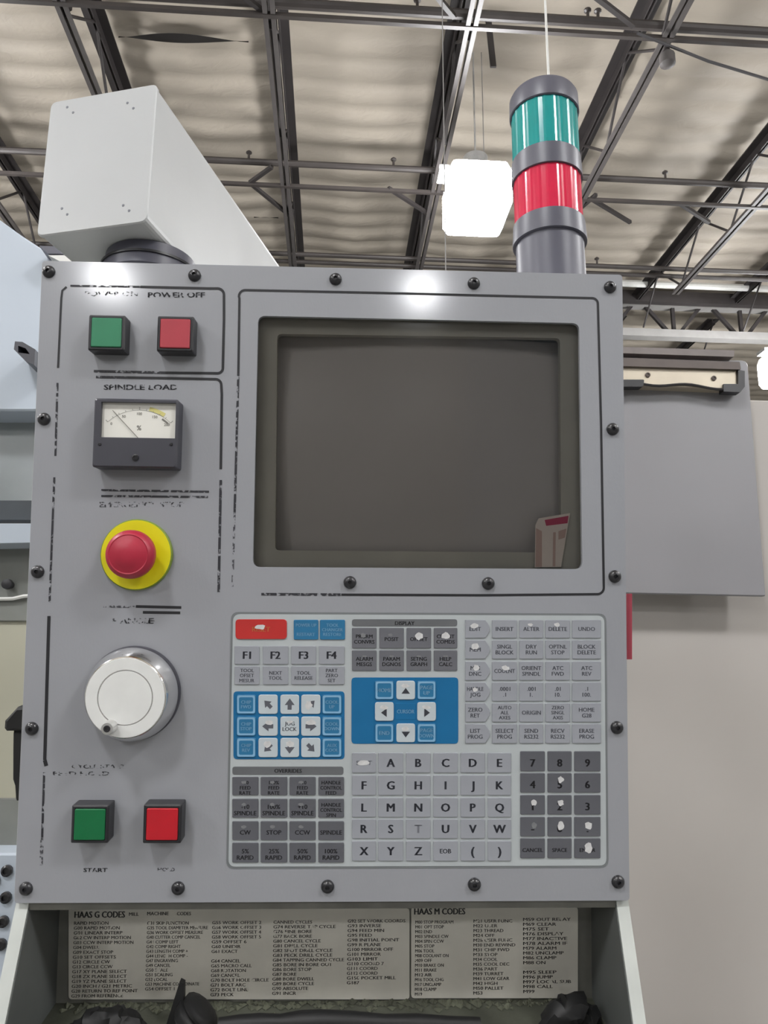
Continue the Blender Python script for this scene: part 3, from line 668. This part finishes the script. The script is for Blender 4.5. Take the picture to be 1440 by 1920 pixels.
for (a, b), s, l2 in zip(FX, ('F1', 'F2', 'F3', 'F4'), (['TOOL', 'OFSET', 'MESUR'], ['NEXT', 'TOOL'], ['TOOL', 'RELEASE'], ['PART', 'ZERO', 'SET'])):
    key((a, 1211, b, 1245), 'key_light', [s], 'ink_dark', 14); key((a, 1249, b, 1283), 'key_light', l2, 'ink_mid', 6.5)
block((438, 1296, 646, 1423), 'field_blue')
BX = ((444, 480), (485, 521), (526, 561), (565, 601), (604, 641)); BY = ((1302, 1338), (1343, 1379), (1383, 1419))
JT = [[['CHIP', 'FWD'], [(45, 10)], [(0, 11)], [(-45, 10)], ['COOL', 'UP']], [['CHIP', 'STOP'], [(90, 11)], ['JOG', 'LOCK'], [(-90, 11)], ['COOL', 'DOWN']], [['CHIP', 'REV'], [(135, 10)], [(180, 11)], [(-135, 10)], ['AUX', 'COOL']]]
sp = {(0, 1): None, (0, 3): (-4, 1, 7, 8), (1, 1): (2, -7, 8, 5), (1, 3): (0, -7, 9, 5), (2, 1): (-2, -6, 7, 7), (2, 2): (0, -7, 8, 6), (1, 2): (0, -8, 6, 3)}
for r_, (v0, v1) in enumerate(BY):
    for c_, (u0, u1) in enumerate(BX):
        if c_ in (0, 4): key((u0, v0, u1, v1), 'key_blue', JT[r_][c_], 'ink_pale', 6, .0018, outline=1, base=.0003)
        else: key((u0, v0, u1, v1), 'key_white', JT[r_][c_], 'ink_mid', 7, .0022, base=.0003, spot=sp.get((r_, c_)))
block((436, 1437, 644, 1452), 'title_bar', .002, title='OVERRIDES')
OX = ((436, 485), (489, 539), (543, 592), (597, 645)); OY = ((1456, 1490), (1497, 1532), (1539, 1574), (1579, 1616))
OT = [[['-10', 'FEED', 'RATE'], ['100%', 'FEED', 'RATE'], ['+10', 'FEED', 'RATE'], ['HANDLE', 'CONTROL', 'FEED']],
      [['-10', 'SPINDLE'], ['100%', 'SPINDLE'], ['+10', 'SPINDLE'], ['HANDLE', 'CONTROL', 'SPIN']],
      [['CW'], ['STOP'], ['CCW'], ['SPINDLE']], [['5%', 'RAPID'], ['25%', 'RAPID'], ['50%', 'RAPID'], ['100%', 'RAPID']]]
for r_, (v0, v1) in enumerate(OY):
    for c_, (u0, u1) in enumerate(OX): key((u0, v0, u1, v1), 'key_dark', OT[r_][c_], 'ink_black', 8 if len(OT[r_][c_]) < 3 else 6.5, spot=(-3, -7, 5, 3) if r_ < 3 and c_ < 3 else None, voff=3)
block((660, 1161, 857, 1174), 'title_bar', .002, title='DISPLAY')
DX = ((660, 706), (711, 757), (762, 808), (813, 857)); DY = ((1177, 1215), (1219, 1257))
DT = [[['PRGRM', 'CONVRS'], ['POSIT'], ['OFFSET'], ['CURNT', 'COMDS']], [['ALARM', 'MESGS'], ['PARAM', 'DGNOS'], ['SETNG', 'GRAPH'], ['HELP', 'CALC']]]
ds = {(0, 2): (0, -4, 9, 8), (0, 3): (0, -4, 8, 7), (0, 0): (-2, -5, 5, 5), (0, 1): (-3, -6, 5, 3)}
for r_, (v0, v1) in enumerate(DY):
    for c_, (u0, u1) in enumerate(DX): key((u0, v0, u1, v1), 'key_mid', DT[r_][c_], 'ink_black', 7, spot=ds.get((r_, c_), (0, -8, 5, 2)), voff=2)
cf = block((659, 1270, 859, 1394), 'field_blue', .003)
CX_ = ((703, 738), (743, 778), (782, 817)); CY_ = ((1276, 1311), (1316, 1351), (1356, 1391))
CT = [[['HOME'], [(0, 9, False)], ['PAGE', 'UP']], [[(90, 9, False)], None, [(-90, 9, False)]], [['END'], [(180, 9, False)], ['PAGE', 'DOWN']]]
for r_, (v0, v1) in enumerate(CY_):
    for c_, (u0, u1) in enumerate(CX_):
        if CT[r_][c_] is None: key((u0-2, v0+2, u1+2, v1-2), 'field_blue', ['CURSOR'], 'ink_pale', 7, base=.0003, dy=.0002)
        elif isinstance(CT[r_][c_][0], tuple): key((u0, v0, u1, v1), 'key_white', CT[r_][c_], 'ink_dark', 7, .0022, base=.0003, spot=(-1, -8, 8, 4), voff=2)
        else: key((u0, v0, u1, v1), 'key_blue', CT[r_][c_], 'ink_pale', 7, .0018, outline=1, base=.0003)
MYY = ((1162, 1196), (1200, 1235), (1240, 1275), (1279, 1314), (1318, 1353), (1357, 1393)); MX = ((872, 909), (922, 969), (973, 1018), (1022, 1068), (1072, 1126))
MT = [[['EDIT'], ['INSERT'], ['ALTER'], ['DELETE'], ['UNDO']], [['MEM'], ['SINGL', 'BLOCK'], ['DRY', 'RUN'], ['OPTNL', 'STOP'], ['BLOCK', 'DELETE']],
      [['MDI', 'DNC'], ['COOLNT'], ['ORIENT', 'SPINDL'], ['ATC', 'FWD'], ['ATC', 'REV']], [['HANDLE', 'JOG'], ['.0001', '.1'], ['.001', '1.'], ['.01', '10.'], ['.1', '100.']],
      [['ZERO', 'RET'], ['AUTO', 'ALL', 'AXES'], ['ORIGIN'], ['ZERO', 'SINGL', 'AXIS'], ['HOME', 'G28']], [['LIST', 'PROG'], ['SELECT', 'PROG'], ['SEND', 'RS232'], ['RECV', 'RS232'], ['ERASE', 'PROG']]]
ms = {(0, 0): (-1, -6, 8, 5), (1, 0): (0, -6, 8, 6), (2, 0): (2, -6, 6, 6), (2, 1): (2, -5, 8, 5), (0, 2): (-2, -8, 5, 3), (0, 3): (-2, -8, 6, 4), (3, 0): (0, -4, 5, 4)}
for r_, (v0, v1) in enumerate(MYY):
    for c_, (u0, u1) in enumerate(MX): key((u0, v0, u1, v1), 'key_light', MT[r_][c_], 'ink_mid', 6.5 if len(MT[r_][c_]) > 2 else 7.5, shape='bulge' if c_ == 0 else None, spot=ms.get((r_, c_)))
AX = ((660, 705), (709, 756), (761, 807), (812, 858), (863, 909), (914, 958)); AY = ((1411, 1448), (1453, 1490), (1495, 1531), (1535, 1571), (1576, 1613))
AT = [['SHIFT', 'A', 'B', 'C', 'D', 'E'], list('FGHIJK'), list('LMNOPQ'), list('RSTUVW'), ['X', 'Y', 'Z', 'EOB', '(', ')']]
for r_, (v0, v1) in enumerate(AY):
    for c_, (u0, u1) in enumerate(AX):
        s = AT[r_][c_]; key((u0, v0, u1, v1), 'key_light', [s], 'ink_grey' if s in ('SHIFT', 'T') else 'ink_dark', 15 if len(s) == 1 else 8, spot=(0, 0, 13, 5) if s == 'SHIFT' else None)
NX = ((975, 1021), (1026, 1071), (1076, 1125)); NY = ((1408, 1445), (1449, 1485), (1490, 1526), (1531, 1567), (1571, 1608))
NT = [['7', '8', '9'], ['4', '5', '6'], ['1', '2', '3'], ['-', '0', '.'], ['CANCEL', 'SPACE', 'ENTER']]
ns = {(1, 1): (2, -6, 6, 6), (2, 0): (2, -4, 6, 6), (2, 1): (2, -4, 6, 6), (3, 0): (3, -2, 5, 6), (3, 1): (2, -2, 7, 8), (3, 2): (2, -2, 7, 8), (4, 2): (2, 0, 8, 10)}
for r_, (v0, v1) in enumerate(NY):
    for c_, (u0, u1) in enumerate(NX):
        s = NT[r_][c_]; key((u0, v0, u1, v1), 'key_dark', [s], 'ink_black', 14 if len(s) == 1 else 7, spot=ns.get((r_, c_)), voff=3)

# ---- tray under the panel
DB = .072                                     # depth of the back board behind the panel face
def local(u, v, y): return pl(u, v, -y)
zs = local(600, 1872, DB)[1]                  # shelf height at the back board
zlow = -hh-.16
for sgn in (-1, 1):
    x0, x1 = (-hw-.001, -hw+.0092) if sgn < 0 else (hw-.0092, hw+.001)
    prof = [(.006, -hh-.002), (-.07, zlow), (.125, zlow), (.125, -hh-.002)]
    mb = MB(); mb.hexa([(x0, y, z) for y, z in prof], [(x1, y, z) for y, z in prof]); mb.build('tray_cheek', 'cheek_white', pend)
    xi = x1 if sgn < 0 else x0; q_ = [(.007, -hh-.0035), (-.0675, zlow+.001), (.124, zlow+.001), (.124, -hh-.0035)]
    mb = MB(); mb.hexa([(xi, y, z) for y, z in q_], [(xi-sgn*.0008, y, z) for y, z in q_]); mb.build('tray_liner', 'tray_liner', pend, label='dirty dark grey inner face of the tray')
mb = MB(); mb.box((-hw+.0092, DB, zs-.01), (hw-.0092, DB+.004, -hh-.003)); mb.build('back_board', 'tray_grey', pend)
mb = MB(); mb.box((-hw+.0092, -.04, zs-.014), (hw-.0092, DB, zs-.002)); mb.build('shelf', 'tray_grime', pend)
mb = MB(); mb.box((-hw+.0092, .006, -hh-.008), (hw-.0092, .12, -hh+.002)); mb.build('tray_top', 'tray_grey', pend)
def placard(px, cols, head, label, sub=()):
    u0, v0, u1, v1 = px; y = DB-.0016; q = [local(u0, v1, y), local(u1, v1, y), local(u1, v0, y), local(u0, v0, y)]
    mb = MB(); mb.prism(rounded(q, .003, 3), y, DB, ch=.0003); o = mb.build('code_placard', 'placard', pend, label=label)
    mb = MB(); yt = y-.0002; a = local(head[1], head[3], yt); b = local(head[2], head[3], yt)
    text(mb, head[0], (a[0]+b[0])/2, a[1], 11*S*1.12, yt, 0, width=b[0]-a[0], bold=.05)
    for s, ua, ub, v in sub:
        a = local(ua, v, yt); b = local(ub, v, yt); text(mb, s, (a[0]+b[0])/2, a[1], 6*S*1.12, yt, 0, width=b[0]-a[0], bold=.03)
    mb.build('heading', ['placard_ink'], o, fix=False)
    for ua, ub, v, pitch, lines in cols:
        mb = MB(); a = local(ua, v, yt); b = local(ub, v, yt); wmax = b[0]-a[0]; mx = max(len(s) for s in lines)
        for i, s in enumerate(lines):
            if not s: continue
            z = local(ua, v+i*pitch, yt)[1]; wl = wmax*len(s)/mx
            text(mb, s, a[0]+wl/2, z, 5.6*S*1.12, yt, 0, width=wl, bold=.02)
        mb.build('code_column', ['placard_worn'], o, kind='stuff', fix=False)
G1 = ['RAPID MOTION', 'G00 RAPID MOTION', 'G01 LINEAR INTERP', 'G02 CW INTERP MOTION', 'G03 CCW INTERP MOTION', 'G04 DWELL', 'G09 EXACT STOP', 'G10 SET OFFSETS', 'G12 CIRCLE CW', 'G13 CIRCLE CCW', 'G17 XY PLANE SELECT', 'G18 ZX PLANE SELECT', 'G19 YZ PLANE SELECT', 'G20 INCH / G21 METRIC', 'G28 RETURN TO REF POINT', 'G29 FROM REFERENCE']
G2 = ['G31 SKIP FUNCTION', 'G35 TOOL DIAMETER MEASURE', 'G36 WORK OFFSET MEASURE', 'G40 CUTTER COMP CANCEL', 'G41 COMP LEFT', 'G42 COMP RIGHT', 'G43 LENGTH COMP +', 'G44 LENGTH COMP -', 'G47 ENGRAVING', 'G49 CANCEL', 'G50 SCALE', 'G51 SCALING', 'G52 LOCAL', 'G53 MACHINE COORDINATE', 'G54 OFFSET 1']
G3 = ['G55 WORK OFFSET 2', 'G56 WORK OFFSET 3', 'G57 WORK OFFSET 4', 'G58 WORK OFFSET 5', 'G59 OFFSET 6', 'G60 UNIDIR', 'G61 EXACT', '', 'G64 CANCEL', 'G65 MACRO CALL', 'G68 ROTATION', 'G69 CANCEL', 'G70 BOLT HOLE CIRCLE', 'G71 BOLT ARC', 'G72 BOLT LINE', 'G73 PECK']
G4 = ['CANNED CYCLES', 'G74 REVERSE TAP CYCLE', 'G76 FINE BORE', 'G77 BACK BORE', 'G80 CANCEL CYCLE', 'G81 DRILL CYCLE', 'G82 SPOT DRILL CYCLE', 'G83 PECK DRILL CYCLE', 'G84 TAPPING CANNED CYCLE', 'G85 BORE IN BORE OUT', 'G86 BORE STOP', 'G87 BORE', 'G88 BORE DWELL', 'G89 BORE CYCLE', 'G90 ABSOLUTE', 'G91 INCR']
G5 = ['G92 SET WORK COORDS', 'G93 INVERSE', 'G94 FEED MIN', 'G95 FEED', 'G98 INITIAL POINT', 'G99 R PLANE', 'G100 MIRROR OFF', 'G101 MIRROR', 'G103 LIMIT', 'G110 COORD 7', 'G111 COORD', 'G112 COORD', 'G150 POCKET MILL', 'G187']
M1 = ['M00 STOP PROGRAM', 'M01 OPT STOP', 'M02 END', 'M03 SPINDLE CW', 'M04 SPIN CCW', 'M05 STOP', 'M06 TOOL', 'M08 COOLANT ON', 'M09 OFF', 'M10 BRAKE ON', 'M11 BRAKE', 'M12 AIR', 'M16 TOOL CHG', 'M17 UNCLAMP', 'M18 CLAMP', 'M19']
M2 = ['M21 USER FUNC', 'M22 USER', 'M23 THREAD', 'M24 OFF', 'M28 USER FUNC', 'M30 END REWIND', 'M31 CHIP FWD', 'M33 STOP', 'M34 COOL', 'M35 COOL DEC', 'M36 PART', 'M39 TURRET', 'M41 LOW GEAR', 'M42 HIGH', 'M50 PALLET', 'M53']
M3 = ['M59 OUT RELAY', 'M69 CLEAR', 'M75 SET', 'M76 DISPLAY', 'M77 INACTIVE', 'M78 ALARM IF', 'M79 ALARM', 'M82 UNCLAMP', 'M86 CLAMP', 'M88 ON', '', 'M95 SLEEP', 'M96 JUMP', 'M97 LOCAL SUB', 'M98 CALL', 'M99']
placard((128, 1703, 768, 1874), [(139, 262, 1731, 9.1, G1), (276, 390, 1731, 8.8, G2), (398, 506, 1730, 9.0, G3), (513, 646, 1729, 8.9, G4), (652, 760, 1727, 8.9, G5)],
        ('HAAS G CODES', 140, 234, 1715), 'pale placard with columns of G codes', [('MILL', 242, 260, 1714), ('MACHINE', 276, 316, 1713), ('CODES', 332, 358, 1713)])
placard((771, 1701, 1084, 1872), [(779, 850, 1729, 9.0, M1), (888, 966, 1727, 9.0, M2), (981, 1070, 1724, 9.0, M3)], ('HAAS M CODES', 777, 872, 1709), 'pale placard with columns of M codes')
# caked swarf along the foot of the placards
rg = random.Random(5); mb = MB(); zf = zs-.0015
for i in range(420):
    x = rg.uniform(-hw+.02, hw-.02); y = DB-.002-abs(rg.gauss(0, .006)); s = rg.uniform(.0015, .0045)
    hgt = s*rg.uniform(.25, .9)
    mb.add([(x-s, y, zf), (x+s, y, zf), (x, y-s*1.4, zf), (x+rg.uniform(-s, s)*.5, y-.3*s, zf+hgt)], [(0, 1, 3), (1, 2, 3), (2, 0, 3), (0, 2, 1)])
sw = mb.build('swarf', 'grime', kind='stuff'); sw.matrix_world = PMAT; tag(sw, 'greenish grime and chips caked along the tray back', 'grime')

# ---- things lying in the tray
def inpend(o): o.matrix_world = PMAT; return o
def at(u, v, y): x, z = local(u, v, y); return Vector((x, y, z))
mb = MB(); y = .035
A = [at(338, 1838, y), at(346, 1842, y), at(345, 1960, y), at(300, 1960, y)]
mb.hexa([p+Vector((0, -.003, 0)) for p in A], [p+Vector((0, .004, 0)) for p in A]); inpend(tag(mb.build('pointed_scraper', 'rubber_black'), 'black pointed scraper blade standing in the tray at left', 'tool'))
def lump(name, pts, rad, label, cat, m='rubber_black'):
    mb = MB(); P_ = []; R_ = []; rr_ = random.Random(len(name)*7+len(pts)); V_ = [at(*p) for p in pts]
    for a_, b_, ra, rb_ in zip(V_, V_[1:], rad, rad[1:]):
        for k_ in range(5): P_.append(a_.lerp(b_, k_/5)); R_.append((ra+(rb_-ra)*k_/5)*rr_.uniform(.86, 1.12))
    P_.append(V_[-1]); R_.append(rad[-1]); mb.tube(P_, R_, 16)
    if 'cloth' in cat or 'rag' in cat: mb.v = [tuple(Vector(p)+Vector((rr_.gauss(0, .0009), rr_.gauss(0, .0009), rr_.gauss(0, .0011)))) for p in mb.v]
    o = mb.build(name, m, smooth=True); return inpend(tag(o, label, cat))
lump('rubber_stopper', [(352, 1925, .03), (362, 1912, .03), (378, 1893, .03), (384, 1886, .03)], [.014, .018, .017, .006], 'round black rubber stopper lying beside the scraper in tray', 'stopper')
lump('dark_rag', [(130, 1940, .035), (165, 1922, .035), (205, 1918, .035), (245, 1922, .035), (275, 1940, .035)], [.006, .010, .013, .010, .005], 'dark crumpled rag at the left end of the tray', 'rag', 'rubber_black')
lump('dark_cloth', [(1010, 1945, .03), (1045, 1905, .03), (1080, 1892, .03), (1105, 1906, .03), (1122, 1935, .03)], [.005, .011, .013, .009, .004], 'black lump of cloth at the right end of the tray', 'cloth')
lump('dark_rod', [(410, 1922, .02), (600, 1914, .02), (900, 1922, .02)], [.006, .008, .006], 'long dark rod lying along the tray floor', 'rod')

# ---- lever behind the panel's left edge
mb = MB(); y = .05
mb.prism([local(u, v, y) for u, v in ((8, 1352), (7, 1366), (11, 1371), (24, 1371), (60, 1371), (60, 1326), (32, 1326))], y, y+.02, ch=.002)
mb.prism([local(u, v, y) for u, v in ((21, 1371), (20, 1400), (19, 1465), (24, 1480), (26, 1505), (34, 1505), (60, 1371))], y+.004, y+.016, ch=.002)
inpend(tag(mb.build('hook_lever', 'rubber_black'), 'black hooked lever sticking out behind the panel left edge', 'lever'))

# ================================================================== support arm
AY = .63
yaw = radians(16.5); Dv = Vector((sin(yaw), cos(yaw), 0)); Rv = Vector((cos(yaw), -sin(yaw), 0))
P0 = on_y(82, 430, AY)
def onface(u, v):
    d = ray(u, v); t = (P0-CAM).dot(Dv)/d.dot(Dv); p = CAM+d*t-P0; return (p.dot(Rv), p.z)
arm = empty('support_arm', 'thick white square tube arm above the panel left corner', 'arm'); arm.matrix_world = Matrix(((Rv.x, Dv.x, 0, P0.x), (Rv.y, Dv.y, 0, P0.y), (0, 0, 1, P0.z), (0, 0, 0, 1)))
c4 = [onface(78, 431), onface(280, 427), onface(289, 170), onface(88, 180)]
w_ = (c4[1][0]+c4[2][0])/2; xl = (c4[0][0]+c4[3][0])/2; zb1 = (c4[0][1]+c4[1][1])/2; zt1 = (c4[2][1]+c4[3][1])/2
box4 = lambda d: rounded([(xl+d, zb1+d), (w_-d, zb1+d), (w_-d, zt1-d), (xl+d, zt1-d)], .0065, 4)
mb = MB(); mb.prism(box4(.0008), .0035, 1.0); mb.build('tube', 'arm_white', arm)
mb = MB(); mb.prism(box4(0), 0, .004, ch=.001); ep = mb.build('end_plate', 'arm_white', arm)
for (u, v) in ((126, 201), (137, 211), (239, 193), (250, 203), (116, 391), (126, 402), (231, 385), (242, 395)):
    x, z = onface(u, v); mb = MB(); mb.lathe([(.0013, 0), (.0011, .0003), (0, .0003)], (x, 0, z), 'y', 10); mb.build('screw', 'ink_grey', ep)
# swivel ring between arm and pendant
q = onface(222, 432); rx = q[0]-.004; ry = .062
ztop = (PMAT @ Vector((0, .06, hh))).z
mb = MB(); zz = zb1
dz = P0.z+zb1-ztop+.012
mb.lathe([(.0405, 0), (.0405, -dz*.28), (.043, -dz*.3), (.0435, -dz*.62), (.042, -dz*.64), (.042, -dz)], (rx, ry, zz), 'z', 40, mis=[0]*5); mb.build('swivel_collar', 'tower_grey', arm, smooth=True, label='dark round swivel collar')
mb = MB(); mb.lathe([(.0445, -dz*.30), (.0445, -dz*.36)], (rx, ry, zz), 'z', 40); mb.build('collar_seam', 'black_plastic', arm, smooth=True)
mb = MB(); bz = -P0.z; mb.box((xl+.02, .86, bz), (w_-.02, .96, zb1)); mb.build('post', 'arm_white', arm)

# ================================================================== signal tower
TYC = .69
rT = .034
def tz(v): return on_y(1023, v, TYC-rT).z
pc = on_y(1025, 330, TYC); tw = empty('signal_tower', 'signal tower with green and red lights standing behind the panel top', 'signal light', (pc.x, TYC, 0))
ztop = (PMAT @ Vector((0, .06, hh))).z
zv = {k: tz(k) for k in (176, 262, 303, 385, 425)}
zcap = on_y(1018, 138, TYC-rT).z
def cyl(name, prof, m, n=48): mb = MB(); mb.lathe(prof, (0, 0, 0), 'z', n); return mb.build(name, m, tw, smooth=True)
cyl('cap', [(rT*1.02, zv[176]), (rT*1.05, zv[176]+.001), (rT*1.04, zcap-.004), (rT*.98, zcap), (rT*.9, zcap+.001)], 'tower_grey')
def lens(z0, z1, m):
    n = 96; mb = MB(); vs = []
    for z in (z0, z1):
        for i in range(n):
            r = rT*(.985 if i % 4 else 1.0); a = 2*pi*i/n; vs.append((r*cos(a), r*sin(a), z))
    mb.add(vs, [(i, (i+1) % n, n+(i+1) % n, n+i) for i in range(n)]); return mb
lens(zv[262], zv[176], 0).build('green_lens', 'lens_green', tw, label='teal green ribbed lens')
cyl('divider', [(rT*.9, zv[303]), (rT*1.05, zv[303]+.0005), (rT*1.05, zv[303]+.004), (rT*1.03, zv[262]-.001), (rT*.9, zv[262])], 'tower_grey')
lens(zv[385], zv[303], 0).build('red_lens', 'lens_red', tw, label='red ribbed lens')
cyl('divider', [(rT*.9, zv[425]), (rT*1.08, zv[425]+.0005), (rT*1.08, zv[425]+.004), (rT*1.05, zv[385]-.001), (rT*.9, zv[385])], 'tower_grey')
cyl('base', [(rT*1.0, ztop-.004), (rT*1.0, ztop+.01), (rT*.99, zv[425]+.002)], 'tower_grey')
mb = MB(); mb.tube([(0, 0, zv[425]), (0, 0, zv[176])], .004, 8); mb.build('core', 'white_paint', tw)
mb = MB(); mb.tube([(rT*.98, .0, ztop+.002), (rT*1.0, 0, ztop+.03)], .003, 8); mb.build('latch', 'black_plastic', tw, smooth=True)

# ================================================================== behind the camera (added box, darkens what the screen mirrors)
mb = MB(); mb.box((-1.9, -.6, 0), (-.2, 0, 2.6)); o = mb.build('steel_cabinet', 'cabinet_blue'); o.location = (2.58, -4.2, 0); tag(o, 'dark grey-blue steel cabinet behind the camera', 'cabinet')

bpy.data.scenes.remove(_ts)
